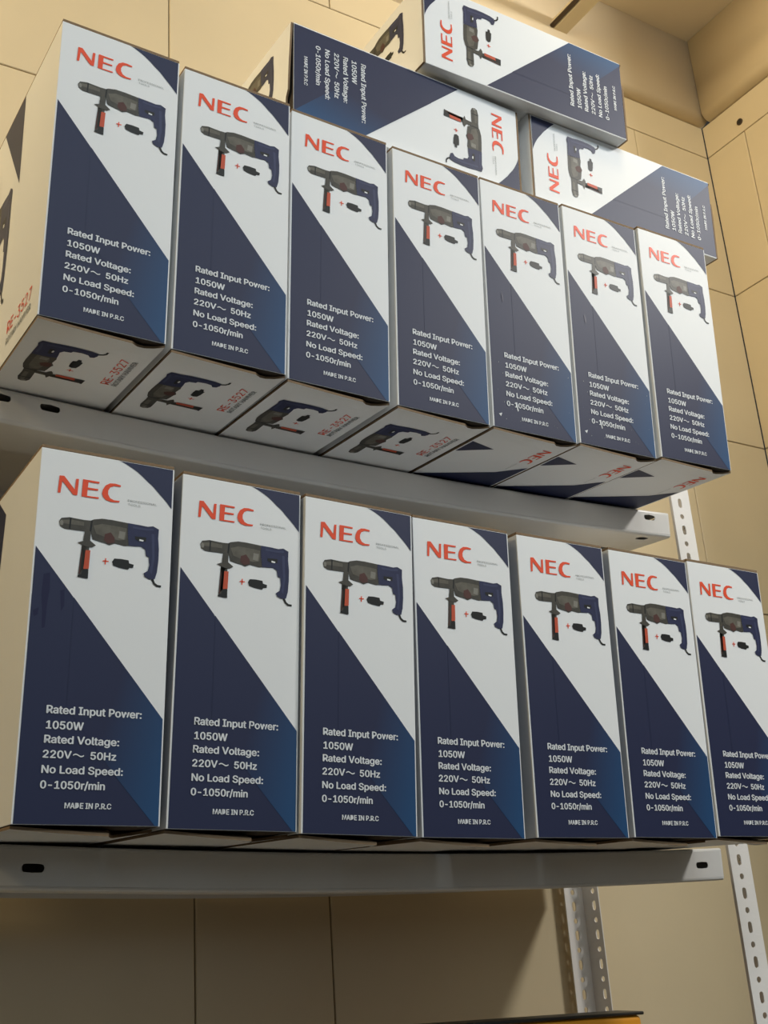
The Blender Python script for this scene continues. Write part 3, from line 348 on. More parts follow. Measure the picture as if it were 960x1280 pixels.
    'w': (0.567, [138,0,23,379,87,379,133,214,143,177,154,137,165,91,175,41,165,41,175,90,186,135,196,176,206,214,252,379,316,379,362,214,371,176,382,136,392,91,402,41,391,41,402,90,413,135,423,176,434,214,480,379,545,379,429,0,368,0,319,172,312,198,305,225,297,252,291,280,284,309,277,338,291,338,284,309,277,280,270,252,263,225,255,198,248,172,199,0], [0,2,1,0,3,2,12,35,13,35,14,13,35,36,14,36,15,14,24,26,25,24,27,26,12,34,35,37,15,36,38,34,37,34,15,37,12,38,34,38,33,34,12,39,38,12,40,39,12,41,40,0,4,3,11,41,12,23,27,24,11,42,41,0,5,4,22,27,23,10,42,11,10,43,42,0,6,5,21,27,22,9,43,10,0,8,6,8,7,6,20,19,21,8,43,9,0,43,8]),
    'z': (0.38, [42,0,42,46,254,320,254,323,48,323,48,379,333,379,333,331,126,60,126,56,339,56,339,0], [4,6,5,4,7,6,4,3,7,3,2,7,2,8,7,1,8,2,1,9,8,1,10,9,1,11,10,0,11,1]),
}
_TC = {}


def text_mesh(s, bold):
    if s not in _TC:
        vs, fs, x = [], [], 0.0
        for ch in s:
            adv, pts, tri = GLYPHS[ch]
            n = len(vs)
            vs += [(x + pts[i] / 1000, pts[i + 1] / 1000) for i in range(0, len(pts), 2)]
            fs += [(n + tri[i], n + tri[i + 1], n + tri[i + 2]) for i in range(0, len(tri), 3)]
            x += adv
        xs = [v[0] for v in vs]
        _TC[s] = (vs, fs, min(xs), max(xs))
    return _TC[s]


CAP = max(v[1] for v in text_mesh('H', 0.0)[0])


# ------------------------------------------------------------------ carton prints
def tool_picture(p, ca, cb, sa, sb, base=1):
    """The hammer drill picture, centred on (ca, cb), scaled by sa, sb; nose to the left."""
    def T(k): return [(ca + (u - 0.5475) * W * sa, cb + (v - 0.7225) * H * sb) for u, v in S[k]]
    def Q(pts): return [(ca + (u - 0.5475) * W * sa, cb + (v - 0.7225) * H * sb) for u, v in pts]
    p.poly(Q([(0.176, 0.7935), (0.245, 0.7975), (0.335, 0.7955), (0.335, 0.785), (0.18, 0.784)]), GLT, base + 1.5)
    p.poly(Q([(0.405, 0.790), (0.47, 0.798), (0.60, 0.797), (0.655, 0.795), (0.652, 0.763), (0.60, 0.758), (0.50, 0.762), (0.43, 0.768)]), GLT, base + 1.4)
    p.poly(Q([(0.60, 0.785), (0.645, 0.784), (0.64, 0.762), (0.595, 0.765)]), GL2, base + 1.7)
    p.poly(Q([(0.158, 0.788), (0.172, 0.794), (0.186, 0.788), (0.184, 0.779), (0.166, 0.777)]), GL2, base + 1.6)
    p.poly(Q([(0.385, 0.801), (0.398, 0.805), (0.392, 0.770), (0.378, 0.769)]), BLK, base + 1.6)
    p.poly(Q([(0.23, 0.8025), (0.242, 0.8027), (0.24, 0.771), (0.228, 0.771)]), BLK, base + 1.6)
    p.poly(Q([(0.70, 0.804), (0.80, 0.803), (0.86, 0.806), (0.862, 0.800), (0.80, 0.797), (0.70, 0.798)]), TBL2, base + 2.5)
    p.poly(Q([(0.845, 0.79), (0.868, 0.79), (0.878, 0.72), (0.862, 0.675), (0.846, 0.68), (0.858, 0.72)]), TBL2, base + 2.5)
    p.poly(Q([(0.330, 0.730), (0.385, 0.728), (0.386, 0.648), (0.322, 0.648)]), GRY, base + 1)
    for k, mi, ly in (('grip', GRY, 1), ('grey', GRY, 1), ('blue', TBL, 2), ('collar', GRY, 2), ('gripor', ORG, 2), ('gripo2', DRD, 2), ('gripb', BLK, 2),
                      ('red', DRD, 2), ('trig', BLK, 3), ('trigw', WHITE, 4), ('ch', BLK, 1), ('cord', BLK, 1), ('plus1', RED, 1), ('plus2', RED, 1)):
        p.poly(T(k), mi, base + ly)


def nec(p, ca, cb, s, layer=2):
    for k in ('N', 'E', 'Cc'):
        p.poly([(ca + (u - 0.361) * W * s, cb + (v - 0.8921) * H * s) for u, v in S[k]], RED, layer)


def front_print(p):
    def q(pts): return [(u * W, v * H) for u, v in pts]
    i, j, b0, t0 = 0.0050, 0.9950, 0.0116, 0.9885
    raw = [(0.37, 0.9985)] + list(S['arc']) + [(1.08, 0.83)]
    arc = []
    for k in range(1, len(raw) - 2):                      # smooth curve through the traced points
        for s in range(4):
            x = s / 4
            pt = [0.5 * (2 * raw[k][c] + (raw[k + 1][c] - raw[k - 1][c]) * x + (2 * raw[k - 1][c] - 5 * raw[k][c] + 4 * raw[k + 1][c] - raw[k + 2][c]) * x * x
                         + (3 * raw[k][c] - raw[k - 1][c] - 3 * raw[k + 1][c] + raw[k + 2][c]) * x ** 3) for c in (0, 1)]
            if pt[1] < t0 - 0.0005 and pt[0] < j - 0.002: arc.append(tuple(pt))
    p.poly(q([(arc[0][0] - 0.02, t0)] + arc + [(j, arc[-1][1] - 0.006), (j, t0)]), NAV, 1)
    p.poly(q([(i, 0.7127), (j, 0.2835), (j, b0), (i, b0)]), NAV, 1)
    p.poly(q([(0.30, 0.5860), (j, 0.2835), (j, b0), (0.970, b0), (0.7625, 0.095), (0.6637, 0.1353), (0.30, 0.30)]), BLU, 2)
    nec(p, 0.361 * W, 0.8921 * H, 1)
    p.text('PROFESSIONAL', 0.652 * W, 0.8735 * H, 0.877 * W, 0.0062 * H, GTX, 2, 0.0)
    p.text('TOOLS', 0.655 * W, 0.8625 * H, 0.75 * W, 0.0062 * H, GTX, 2, 0.0)
    tool_picture(p, 0.5475 * W, 0.7225 * H, 1, 1)
    for s, b, a1, cap, a0 in (('Rated Input Power:', 0.2815, 0.835, 0.0192, 0.168), ('1050W', 0.2430, 0.426, 0.0192, 0.172), ('Rated Voltage:', 0.2078, 0.683, 0.0187, 0.167),
                              ('220V', 0.1713, 0.356, 0.0183, 0.165), ('50Hz', 0.1713, 0.667, 0.0183, 0.490), ('No Load Speed:', 0.1342, 0.720, 0.0183, 0.164), ('0-1050r/min', 0.0970, 0.599, 0.0183, 0.163),
                              ('MADE IN P.R.C', 0.0505, 0.652, 0.0132, 0.335)):
        p.text(s, a0 * W, b * H, a1 * W, cap * H, TXT, 4)
    n, wv = 14, []
    for k in range(n + 1):
        wv.append((0.368 + 0.075 * k / n, 0.1800 + 0.0026 * math.sin(2 * math.pi * k / n)))
    for k in range(n):
        (u0, v0), (u1, v1) = wv[k], wv[k + 1]
        p.poly(q([(u0, v0 - 0.0016), (u1, v1 - 0.0016), (u1, v1 + 0.0016), (u0, v0 + 0.0016)]), TXT, 4)


def end_print(p, yc, xc):
    tool_picture(p, -yc, xc, 1.13, 1.16, 0)


def carton_body(side):
    bm = bmesh.new()
    fs = box(bm, -0.0012, W + 0.0010, 0, D, 0.0035, H - 0.0035, WHITE, 0.0006, 2)
    bm.normal_update()
    for f in bm.faces:
        if f.normal.z < -0.9: f.material_index = GSH
    front_print(Print(bm, (0, 0, 0), (1, 0, 0), (0, 0, 1), (0, -1, 0)))
    if side == 'worn':
        p = Print(bm, (0, 0, 0), (1, 0, 0), (0, 0, 1), (0, -1, 0))
        rnd = random.Random(11)
        for k in range(26):                                # small rubbed specks low on the panel
            u, v, s = rnd.uniform(0.05, 0.95), rnd.uniform(0.03, 0.26), rnd.uniform(0.004, 0.011)
            p.poly([(u * W, v * H), ((u + s) * W, (v + 0.2 * s) * H), ((u + 0.6 * s) * W, (v + 0.5 * s) * H)], GTX, 3)
        for pts in ([(0.06, 0.060), (0.10, 0.066), (0.085, 0.052)], [(0.27, 0.115), (0.285, 0.118), (0.30, 0.085), (0.288, 0.083)]):
            p.poly([(u * W, v * H) for u, v in pts], TXT, 3)
        p.poly([(0.17 * W, 0.535 * H), (0.185 * W, 0.54 * H), (0.20 * W, 0.515 * H), (0.18 * W, 0.50 * H)], SMU, 3)
    if side == 'scuffed':
        p = Print(bm, (0, 0, 0), (1, 0, 0), (0, 0, 1), (0, -1, 0))
        for pts in ([(0.075, 0.64), (0.12, 0.645), (0.125, 0.60), (0.115, 0.56), (0.112, 0.50), (0.09, 0.495), (0.085, 0.54), (0.07, 0.585)],
                    [(0.20, 0.60), (0.23, 0.605), (0.235, 0.56), (0.215, 0.545)], [(0.02, 0.54), (0.06, 0.55), (0.055, 0.53), (0.03, 0.525)]):
            p.poly([(u * W, v * H) for u, v in pts], SMU, 1.4)
    front_print(Print(bm, (W, D, 0), (-1, 0, 0), (0, 0, 1), (0, 1, 0)))
    for o, r, n in (((-0.0012, 0, 0), (0, -1, 0), (-1, 0, 0)), ((W + 0.0010, D, 0), (0, 1, 0), (1, 0, 0))):
        p = Print(bm, o, r, (0, 0, 1), n)
        t0 = H - 0.005
        if side in ('tool', 'worn'):
            p.poly([(-0.145, t0), (-0.138, 0.232), (-0.238, t0)], NAV, 1)
            tool_picture(p, -0.2395, 0.165, 1.50, 2.55)
            p.text('RE-3527', -0.128, 0.036, -0.030, 0.014, RED, 2, 0.0)
            p.text('ROTARY HAMMER', -0.128, 0.023, -0.030, 0.007, GTX, 2)
        else:
            p.poly([(-0.176, t0), (-0.1347, 0.3287), (-0.1395, 0.281), (-0.150, 0.12), (-0.19, 0.006), (-D + 0.002, 0.006), (-D + 0.002, t0)], NAV, 1)
            tool_picture(p, -0.25, 0.2, 0.9, 1.2)
    bm.normal_update()
    return bm


def flap(bm, z0, z1, wave, mi=WHITE, open_=1.0):
    """Closing flap: a thin board with brown edges; the front edge bows and opens a little."""
    e = -0.0006
    xs = [e, 0.12 * W, 0.3 * W, 0.5 * W, 0.66 * W, 0.74 * W, 0.80 * W, 0.86 * W, 0.93 * W, W - e]
    fy = [0.0006, 0.0010, 0.0016, 0.0022, 0.0028, 0.0034, 0.0095, 0.0110, 0.0080, 0.0010]
    if open_ > 1.5:
        fy = [max(v, 0.005) for v in fy]
    fz = [0.0, 0.0006, 0.0014, 0.0022, 0.0026, 0.0024, 0.0018, 0.0012, 0.0006, 0.0]
    rows = []
    for k, y in enumerate((None, 0.016, 0.030, D - 0.001)):
        row = []
        for i, x in enumerate(xs):
            yy = fy[i] if y is None and wave else (0.0006 if y is None else y)
            if open_ > 1.5:
                yy = max(yy, [0.0006, 0.001, 0.002, 0.003, 0.004, 0.034, 0.052, 0.055, 0.050, 0.020][i] + (0 if y is None else 0.004 * k))
            dz = (fz[i] if y is None else (fz[i] * 0.5 if k == 1 else 0)) * wave * (1.0 if open_ <= 1.5 else 2.0)
            s = -1 if z0 < H / 2 else 1
            row.append((x, yy, s * dz))
        rows.append(row)
    top = [[bm.verts.new((x, y, z1 + dz)) for x, y, dz in r] for r in rows]
    bot = [[bm.verts.new((x, y, z0 + dz)) for x, y, dz in r] for r in rows]
    n = len(xs)
    for a in range(3):
        for b in range(n - 1):
            f = bm.faces.new((top[a][b], top[a][b + 1], top[a + 1][b + 1], top[a + 1][b])); f.material_index = mi if z1 > H / 2 else KRA
            f = bm.faces.new((bot[a][b], bot[a + 1][b], bot[a + 1][b + 1], bot[a][b + 1])); f.material_index = mi if z1 < H / 2 else KRA
    for b in range(n - 1):
        bm.faces.new((bot[0][b], bot[0][b + 1], top[0][b + 1], top[0][b])).material_index = KRA
        bm.faces.new((bot[3][b + 1], bot[3][b], top[3][b], top[3][b + 1])).material_index = KRA
    for a in range(3):
        bm.faces.new((bot[a + 1][0], bot[a][0], top[a][0], top[a + 1][0])).material_index = KRA
        bm.faces.new((bot[a][-1], bot[a + 1][-1], top[a + 1][-1], top[a][-1])).material_index = KRA


def bottom_flap(kind):
    bm = bmesh.new()
    flap(bm, 0.0, 0.0028, 1, WHITE, 1.9 if kind == 'plain' else 1.0)
    if kind == 'plain':
        pass
    elif kind == 'tool':
        p = Print(bm, (0, 0, 0), (0, -1, 0), (-1, 0, 0), (0, 0, -1))
        end_print(p, 0.101, -0.053)
        p.text('RE-3527', -0.123, -0.1135, -0.051, 0.0100, RED, 2, 0.0)
        p.text('ROTARY HAMMER', -0.123, -0.1225, -0.051, 0.006, GTX, 2)
    else:
        p = Print(bm, (0, 0, 0), (0, 1, 0), (1, 0, 0), (0, 0, -1))
        nec(p, 0.0600, 0.112, 0.85)
        p.text('PROFESSIONAL', 0.092, 0.104, 0.118, 0.0022, GTX, 2, 0.0)
        p.poly([(0.188, 0.002), (0.1683, 0.0381), (0.134, 0.10), (0.100, W - 0.002), (0.30, W - 0.002), (0.30, 0.002)], NAV, 1)
        p.poly([(0.048, 0.0015), (0.088, 0.0015), (0.0607, 0.0436)], NAV, 1)
    return bm


def top_flap():
    bm = bmesh.new()
    flap(bm, H - 0.0028, H, 0)
    p = Print(bm, (0, 0, H), (0, -1, 0), (1, 0, 0), (0, 0, 1))
    end_print(p, 0.101, W - 0.053)
    p.text('RE-3527', -0.123, 0.0085, -0.051, 0.0105, RED, 2)
    return bm


PROTO = {}


def carton(mw, label, group, side='tool', bottom='tool'):
    key = (side, bottom)
    if key not in PROTO:
        root = empty('drill_carton')
        link_mesh('body', carton_body(side), CARTON, root)
        link_mesh('bottom_flap', bottom_flap(bottom), CARTON, root)
        link_mesh('top_flap', top_flap(), CARTON, root)
        PROTO[key] = list(root.children)
    else:
        root = bpy.data.objects.new('drill_carton', None)
        COL.objects.link(root)
        for ch in PROTO[key]:
            c = ch.copy()
            COL.objects.link(c)
            c.parent = root
    root.matrix_world = mw
    tag(root, label, 'box', group)
    return root


# ------------------------------------------------------------------ room
def wall_tiles(bm, u0, u1, rows, cuts, place, gap=0.0022, th=0.004):
    """Tiles of one wall as slightly proud slabs over a grout bed; place(u, z, t) -> point, t metres out of the wall."""
    def quad(pts, mi):
        bm.faces.new([bm.verts.new(p) for p in pts]).material_index = mi
    quad([place(u0, rows[0][0], 0), place(u1, rows[0][0], 0), place(u1, rows[-1][1], 0), place(u0, rows[-1][1], 0)], 1)
    for (z0, z1), cs in zip(rows, cuts):
        us = [u0] + sorted(cs) + [u1]
        for a, b in zip(us, us[1:]):
            a2, b2, c, d = a + gap / 2, b - gap / 2, z0 + gap / 2, z1 - gap / 2
            k = 0.0012
            o = [(a2, c), (b2, c), (b2, d), (a2, d)]
            i = [(a2 + k, c + k), (b2 - k, c + k), (b2 - k, d - k), (a2 + k, d - k)]
            base = [bm.verts.new(place(u, z, 0)) for u, z in o]
            mid = [bm.verts.new(place(u, z, th - k)) for u, z in o]
            top = [bm.verts.new(place(u, z, th)) for u, z in i]
            bm.faces.new(top)
            for q in range(4):
                r = (q + 1) % 4
                bm.faces.new((mid[q], mid[r], top[r], top[q]))
                bm.faces.new((base[q], base[r], mid[r], mid[q]))
    bmesh.ops.recalc_face_normals(bm, faces=bm.faces[:])


def even(u0, u1, s, first):
    k = first
    while k - s > u0 + 0.05: k -= s
    out = []
    while k < u1 - 0.03:
        if k > u0 + 0.03: out.append(k)
        k += s
    return out


ROWS = [(1.696 - 0.4048 * k, 1.696 - 0.4048 * (k - 1)) for k in range(8, 0, -1)]
ROWS = [(z0, z1) for z0, z1 in ROWS if z1 > ZF] + [(1.696, 1.79)]
UB0 = -1.30
cuts_b = []
for z0, z1 in ROWS:
    if abs(z0 - 1.2912) < 0.01: cuts_b.append(even(UB0, XR, 0.60, 0.3037))
    elif z0 > 1.65: cuts_b.append([-0.6, 0.02, 0.655])
    elif z0 < 0 < z1: cuts_b.append([-0.9, -0.30, 0.3396, 0.556])
    elif abs(z0 - 0.4816) < 0.01 or abs(z0 - 0.8864) < 0.01: cuts_b.append(even(UB0, XR, 0.60, 0.30))
    else: cuts_b.append(even(UB0, XR, 0.60, 0.60))
bm = bmesh.new()
wall_tiles(bm, UB0, XR, ROWS, cuts_b, lambda u, z, t: (u, YB + 0.004 - t, z))
wb = link_mesh('wall_back', bm, [M_TILE, M_GROUT])
tag(wb, kind='structure')
bm = bmesh.new()
YR0 = -0.30
cuts_r = [[] if r_[0] > 1.65 else even(YR0, YB, 0.45, 0.429) for r_ in ROWS]
wall_tiles(bm, YR0, YB, ROWS, cuts_r, lambda u, z, t: (XR + 0.004 - t, u, z))
tag(link_mesh('wall_right', bm, [M_TILE, M_GROUT]), kind='structure')

bm = bmesh.new()
box(bm, UB0, XR + 0.15, -2.6, YB + 0.12, ZC, ZC + 0.08)
tag(link_mesh('ceiling', bm, M_PLASTER), kind='structure')
bm = bmesh.new()
box(bm, UB0, 3.4, -4.0, YB + 0.12, ZF - 0.08, ZF)
tag(link_mesh('floor', bm, M_FLOOR), kind='structure')


def sweep(bm, prof, p_of):
    a = [[bm.verts.new(p_of(k, d, z)) for d, z in prof] for k in (0, 1)]
    for i in range(len(prof) - 1):
        f = bm.faces.new((a[0][i], a[1][i], a[1][i + 1], a[0][i + 1]))
        f.smooth = True
    bm.faces.new(a[0]); bm.faces.new(a[1][::-1])


# plaster cornice above the tiles: a rounded lip, then a plain band up to the ceiling
prof = [(0.0, 1.79)] + [(0.030 * math.sin(t) ** 0.8, 1.815 - 0.025 * math.cos(t)) for t in [k * math.pi / 2 / 6 for k in range(7)]] + [(0.030, ZC - 0.001), (0.0, ZC - 0.001)]
bm = bmesh.new()
sweep(bm, prof, lambda k, d, z: ((UB0, XR - 0.0)[k], YB + 0.004 - d, z))
bmesh.ops.recalc_face_normals(bm, faces=bm.faces[:])
tag(link_mesh('trim_1', bm, M_PLASTER), kind='structure')
bm = bmesh.new()
sweep(bm, prof, lambda k, d, z: (XR + 0.004 - d, (YR0, YB - 0.027)[k], z))
bmesh.ops.recalc_face_normals(bm, faces=bm.faces[:])
tag(link_mesh('trim_2', bm, M_PLASTER), kind='structure')


# ------------------------------------------------------------------ shelving rack
def ring_cell(bm, P, a0, a1, b0, b1, ca, cb, ra, rb, power=2.0):
    """Rectangle a0..a1 x b0..b1 with a rounded hole centred on (ca, cb); P(a, b) -> point."""
    outer = []
    n = 4
    for k in range(n): outer.append((a0 + (a1 - a0) * k / n, b0))
    for k in range(n): outer.append((a1, b0 + (b1 - b0) * k / n))
    for k in range(n): outer.append((a1 - (a1 - a0) * k / n, b1))
    for k in range(n): outer.append((a0, b1 - (b1 - b0) * k / n))
    inner = []
    for a, b in outer:
        th = math.atan2((b - cb) / (b1 - b0), (a - ca) / (a1 - a0))
        c, s = math.cos(th), math.sin(th)
        if abs(ra - rb) < 1e-9:
            inner.append((ca + ra * c, cb + rb * s))
        elif rb > ra:                                   # vertical slot with round ends
            inner.append((ca + ra * c, cb + ra * s + (rb - ra) * (1 if s > 0.02 else -1 if s < -0.02 else 0)))
        else:
            inner.append((ca + rb * c + (ra - rb) * (1 if c > 0.02 else -1 if c < -0.02 else 0), cb + rb * s))
    vo = [bm.verts.new(P(*p)) for p in outer]
    vi = [bm.verts.new(P(*p)) for p in inner]
    for k in range(16):
        j = (k + 1) % 16
        bm.faces.new((vo[k], vo[j], vi[j], vi[k]))


def solidify(o, th, off=-1):
    md = o.modifiers.new('thickness', 'SOLIDIFY')
    md.thickness = th
    md.offset = off
    return o


PITCH = 0.0228
LEG = 0.040


def post(name_parent, xc, yc, sx, sy, z0, z1, zh0, zh1, phase):
    """Slotted angle post with its outer corner at (xc, yc); legs run sx in x and sy in y."""
    bm = bmesh.new()
    for leg in (0, 1):
        def P(a, b, leg=leg):
            return (xc + sx * a, yc, b) if leg == 0 else (xc, yc + sy * a, b)
        def quad(b0, b1):
            bm.faces.new([bm.verts.new(P(*q)) for q in ((0, b0), (LEG, b0), (LEG, b1), (0, b1))])
        k0 = math.ceil((zh0 - phase) / PITCH)
        k1 = math.floor((zh1 - phase) / PITCH)
        quad(z0, phase + k0 * PITCH - PITCH / 2)
        for k in range(k0, k1):
            zc = phase + k * PITCH
            slot = k % 2 == 0
            ring_cell(bm, P, 0, LEG, zc - PITCH / 2, zc + PITCH / 2, LEG * (0.55 if leg == 0 else 0.68), zc, 0.0042, 0.0078 if slot else 0.0042)
        quad(phase + k1 * PITCH - PITCH / 2, z1)
    bmesh.ops.remove_doubles(bm, verts=bm.verts[:], dist=1e-5)
    bmesh.ops.recalc_face_normals(bm, faces=bm.faces[:])
    o = link_mesh('post', bm, M_POST, name_parent)
    return solidify(o, 0.0018, 0)


XL0, XL1 = -0.16, 0.984


def shelf(parent, G, sag, yf, yb, lip, slots, zslot, x0=XL0, x1=XL1):
    """Pressed steel shelf: deck with a slotted front lip, end lips and a narrow return under them."""
    bm = bmesh.new()
    zt = -0.0012
    RET = 0.085
    def Z(x, z): return (z + sag(x))
    xs = [x0 + (x1 - x0) * k / 24 for k in range(25)]
    def strip(fa, fb, lo=x0, hi=x1, n=24):
        q = [lo + (hi - lo) * k / n for k in range(n + 1)]
        for a, b in zip(q, q[1:]):
            pts = [fa(a), fa(b), fb(b), fb(a)]
            bm.faces.new([bm.verts.new((p[0], p[1], Z(p[0], p[2]))) for p in pts])
    r = 0.004
    strip(lambda x: (x, yf + r, zt), lambda x: (x, yb, zt))                       # deck
    for k in range(3):                                                           # rounded front top edge
        t0, t1 = k * math.pi / 6, (k + 1) * math.pi / 6
        strip(lambda x, t=t0: (x, yf + r - r * math.sin(t), zt - r + r * math.cos(t)), lambda x, t=t1: (x, yf + r - r * math.sin(t), zt - r + r * math.cos(t)))
    # front lip with slots
    zb, ztop = zt - lip + r, zt - r
    cuts, cur = [], x0
    for s in sorted(slots):
        strip(lambda x: (x, yf, ztop), lambda x: (x, yf, zb), cur, s - 0.018, 6)
        ring_cell(bm, lambda a, b: (a, yf, Z(a, b)), s - 0.018, s + 0.018, zb, ztop, s, zslot, 0.0115, 0.0045)
        cur = s + 0.018
    strip(lambda x: (x, yf, ztop), lambda x: (x, yf, zb), cur, x1, 6)
    for k in range(3):                                                           # rounded lower edge
        t0, t1 = k * math.pi / 6, (k + 1) * math.pi / 6
        strip(lambda x, t=t0: (x, yf + r - r * math.cos(t), zb - r * math.sin(t)), lambda x, t=t1: (x, yf + r - r * math.cos(t), zb - r * math.sin(t)))
    zr = zt - lip
    cur = x0                                                                     # return flange under the lip, slotted too
    for s in [q for q in sorted(slots) if q > 0.5]:
        strip(lambda x: (x, yf + r, zr), lambda x: (x, yf + RET, zr), cur, s - 0.018, 6)
        ring_cell(bm, lambda a, b: (a, b, Z(a, zr)), s - 0.018, s + 0.018, yf + r, yf + RET, s, yf + 0.0200, 0.0110, 0.0075)
        cur = s + 0.018
    strip(lambda x: (x, yf + r, zr), lambda x: (x, yf + RET, zr), cur, x1, 6)
    strip(lambda x: (x, yf + RET, zr), lambda x: (x, yf + RET, zt - 0.001))        # folded back up to the deck: a closed box edge added to keep the slots dark
    strip(lambda x: (x, yb, zt), lambda x: (x, yb, zr))                           # rear lip
    for xe, d in ((x0, 1), (x1, -1)):                                            # end lips and their returns
        for ya, yb2 in ((yf + 0.001, yb),):
            bm.faces.new([bm.verts.new((xe, y, Z(xe, z))) for y, z in ((ya, zt - 0.002), (yb2, zt), (yb2, zr), (ya, zr + 0.002))])
        bm.faces.new([bm.verts.new((x, y, Z(xe, zr))) for x, y in ((xe, yf + RET), (xe, yb), (xe + d * 0.035, yb), (xe + d * 0.035, yf + RET))])
    bmesh.ops.remove_doubles(bm, verts=bm.verts[:], dist=1e-5)
    bmesh.ops.recalc_face_normals(bm, faces=bm.faces[:])
    o = link_mesh('shelf', bm, M_METAL, parent)
    o.matrix_world = G
    for p in o.data.polygons: p.use_smooth = False
    solidify(o, 0.0009, 0)
    return o


PX0, PX1 = -0.205, 1.0335
PYF, PYB = 0.1595, 0.532
rack = empty('shelving_rack', Matrix.Translation((0, 0, 0)))
tag(rack, 'grey painted metal shelving rack of slotted angle posts holding the two rows of drill boxes', 'shelf')
post(rack, PX1, PYF, -1, 1, ZF, 0.86, -0.62, 0.84, -0.0374)
post(rack, PX1, PYB, -1, -1, ZF, 0.86, -0.62, 0.84, -0.0374)
post(rack, PX0, PYF, 1, 1, ZF, 0.86, -0.62, 0.84, -0.0374)
post(rack, PX0, PYB, 1, -1, ZF, 0.86, -0.62, 0.84, -0.0374)
shelf(rack, GU, sag_upper, 0.1640, 0.525, 0.0400, (-0.048, 0.0079, 0.9422), -0.0125)
shelf(rack, GL, sag_lower, 0.1770, 0.525, 0.0430, (-0.045, 0.0108, 0.9435), -0.0230)
GB = Matrix.Translation((0, 0, -0.4367)) @ Matrix.Rotation(math.radians(2.4), 4, 'Y')
shelf(rack, GB, lambda x: 0.0, 0.1640, 0.525, 0.0400, (-0.048, 0.0079, 0.9422), -0.0200)
for G, ys in ((GU, 0.1640), (GL, 0.1770), (GB, 0.1640)):
    for z in (-0.012, -0.030):
        bm = bmesh.new()
        p = G @ Vector((0.986, ys + 0.004, z))
        q = Vector((PX1 - 0.0012, PYF + 0.011, p.z))
        tube(bm, (q.x - 0.0075, q.y, q.z), (q.x, q.y, q.z), 0.0048, 6)
        tube(bm, (q.x - 0.0105, q.y, q.z), (q.x - 0.0070, q.y, q.z), 0.0026, 8)
        link_mesh('bolt', bm, M_BOLT, rack)

# ------------------------------------------------------------------ cartons
ORD = ['first', 'second', 'third', 'fourth', 'fifth', 'sixth', 'last']
UP_L = ['hammer drill box at the left end of the upper row, tan side panel showing',
        'second hammer drill box from the left in the upper row',
        'third hammer drill box from the left in the upper row',
        'middle hammer drill box of the upper row, fourth from the left',
        'third hammer drill box from the right in the upper row',
        'second hammer drill box from the right in the upper row',
        'hammer drill box at the right end of the upper row, overhanging the shelf corner']
LO_L = ['hammer drill box at the left end of the lower row, scuffed navy print',
        'second hammer drill box from the left in the lower row',
        'third hammer drill box from the left in the lower row',
        'middle hammer drill box of the lower row, fourth from the left',
        'third hammer drill box from the right in the lower row',
        'second hammer drill box from the right in the lower row',
        'hammer drill box at the right end of the lower row, cut by the picture edge']


def upright(G, b):
    x, y, yaw, dz, ro = b
    lift = 0.0010 + abs(ro) * W / 2 + 0.0024 * 0
    return (G @ Matrix.Translation((x, y, dz + lift)) @ Matrix.Rotation(yaw, 4, 'Z')
            @ Matrix.Translation((W / 2, 0, 0)) @ Matrix.Rotation(-ro, 4, 'Y') @ Matrix.Translation((-W / 2, 0, 0)))


for i, b in enumerate(UP):
    carton(upright(GU, b), UP_L[i], 'drill boxes standing on the upper shelf', 'worn' if i in (4, 5) else 'tool', 'tool' if i < 4 else 'logo')
for i, b in enumerate(LO):
    carton(upright(GL, b), LO_L[i], 'drill boxes standing on the lower shelf', 'plain' if i else 'scuffed', 'plain')

RX_A = Matrix(((0, 0, 1), (0, 1, 0), (-1, 0, 0))).to_4x4()      # local up -> right, local right -> down
RX_B = Matrix(((0, 0, -1), (0, 1, 0), (1, 0, 0))).to_4x4()      # local up -> left, local right -> up
z0 = H + 0.0022
carton(GU @ Matrix.Translation((0.2280, -0.0083, z0)) @ Matrix.Rotation(0.0128, 4, 'Z') @ Matrix.Translation((0, 0, W)) @ RX_A,
       'hammer drill box lying on its side, red logo at its right end', 'drill boxes lying on top of the upper row')
carton(GU @ Matrix.Translation((0.6073, -0.0045, z0 + 0.0054)) @ Matrix.Rotation(-0.0078, 4, 'Z') @ Matrix.Translation((H, 0, 0)) @ RX_B,
       'lying hammer drill box above the right end of the upper row, below the topmost box', 'drill boxes lying on top of the upper row')
carton(GU @ Matrix.Translation((0.4186, -0.0208, z0 + W + 0.0088)) @ Matrix.Rotation(-0.0137, 4, 'Z') @ Matrix.Translation((H, 0, 0)) @ RX_B,
       'topmost hammer drill box, lying across the two other lying boxes', 'drill boxes lying on top of the upper row')

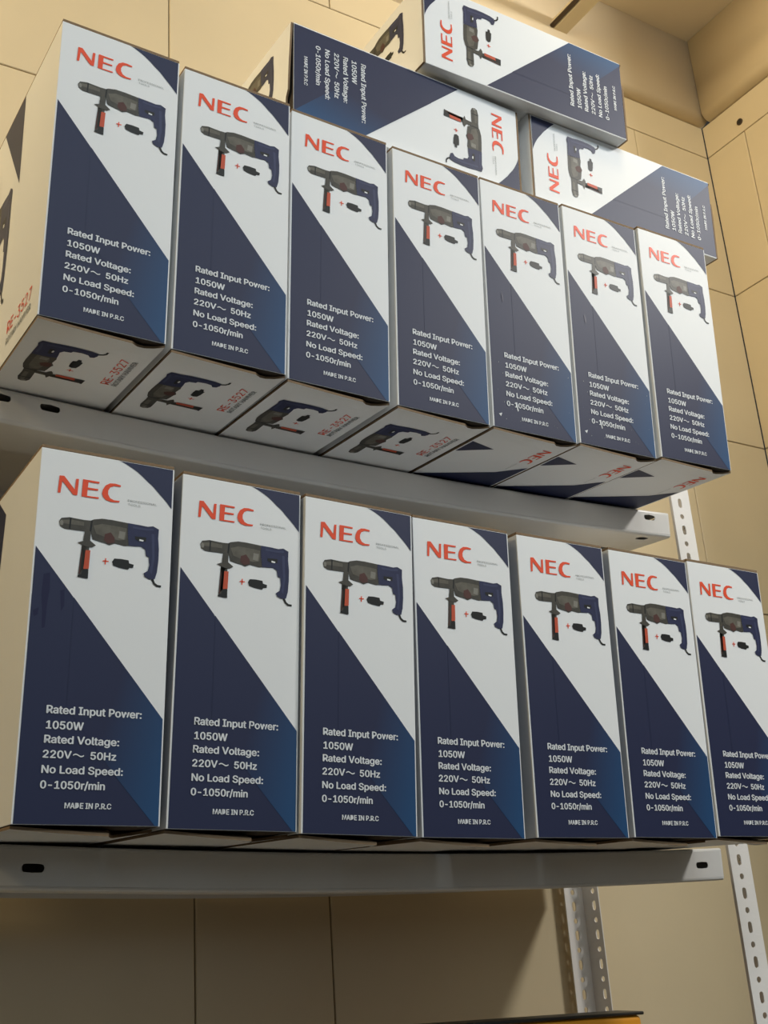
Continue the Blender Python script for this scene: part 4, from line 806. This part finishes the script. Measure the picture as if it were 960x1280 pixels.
# ------------------------------------------------------------------ orange case on the shelf below
case = empty('tool_case', GB @ Matrix.Translation((0.34, 0.205, 0.0084)))
tag(case, 'orange plastic tool case with a black lid edge under the lower shelf', 'case')
CW, CD, CH = 0.485, 0.052, 0.2410
bm = bmesh.new()
box(bm, 0.002, CW - 0.002, 0.002, CD - 0.002, 0.0, CH - 0.0035, 0, 0.008, 4)
for f in bm.faces: f.smooth = True
link_mesh('body', bm, M_ORANGE, case)
bm = bmesh.new()
box(bm, 0, CW, 0, CD, CH - 0.0042, CH, 0, 0.0018, 3)
for f in bm.faces: f.smooth = True
link_mesh('lid', bm, M_BLKPL, case)
for x in (0.10, 0.36):
    bm = bmesh.new()
    box(bm, x, x + 0.045, -0.006, 0.004, CH - 0.075, CH - 0.030, 0, 0.003, 2)
    link_mesh('latch', bm, M_BLKPL, case)

# ------------------------------------------------------------------ small fittings on the walls
trunk = empty('cable_trunking', Matrix.Translation((1.258, YB, 1.880)))
tag(trunk, 'cream cable trunking with a dark strip as its shaded edge, running out from the back wall below the ceiling', 'cable')
bm = bmesh.new()
box(bm, 0.0, 0.040, -1.9, -0.001, 0.0, 0.030, 0, 0.002, 2)
link_mesh('channel', bm, M_TRUNK, trunk)
bm = bmesh.new()
tube(bm, (-0.006, -1.9, 0.006), (-0.006, -0.001, 0.006), 0.0055, 12)  # thin dark tube added as the shadow edge left of the trunking
link_mesh('cable', bm, M_SHADEBROWN, trunk)

hole_disc = empty('wall_hole_disc', Matrix.Translation((XR, 0.435, 1.727)) @ Matrix.Rotation(-math.pi / 2, 4, 'Y'))  # dark disc added in place of a hole and its shaded inside
tag(hole_disc, 'small dark round disc standing for a hole in the right wall near the ceiling corner', 'hole_disc')
bm = bmesh.new()
tube(bm, (0, 0, -0.002), (0, 0, 0.003), 0.0085, 20)
link_mesh('collar', bm, M_SHADEBROWN, hole_disc)
bm = bmesh.new()
tube(bm, (0, 0, 0.0025), (0, 0, 0.0042), 0.0055, 16)
link_mesh('cap', bm, M_BLKPL, hole_disc)
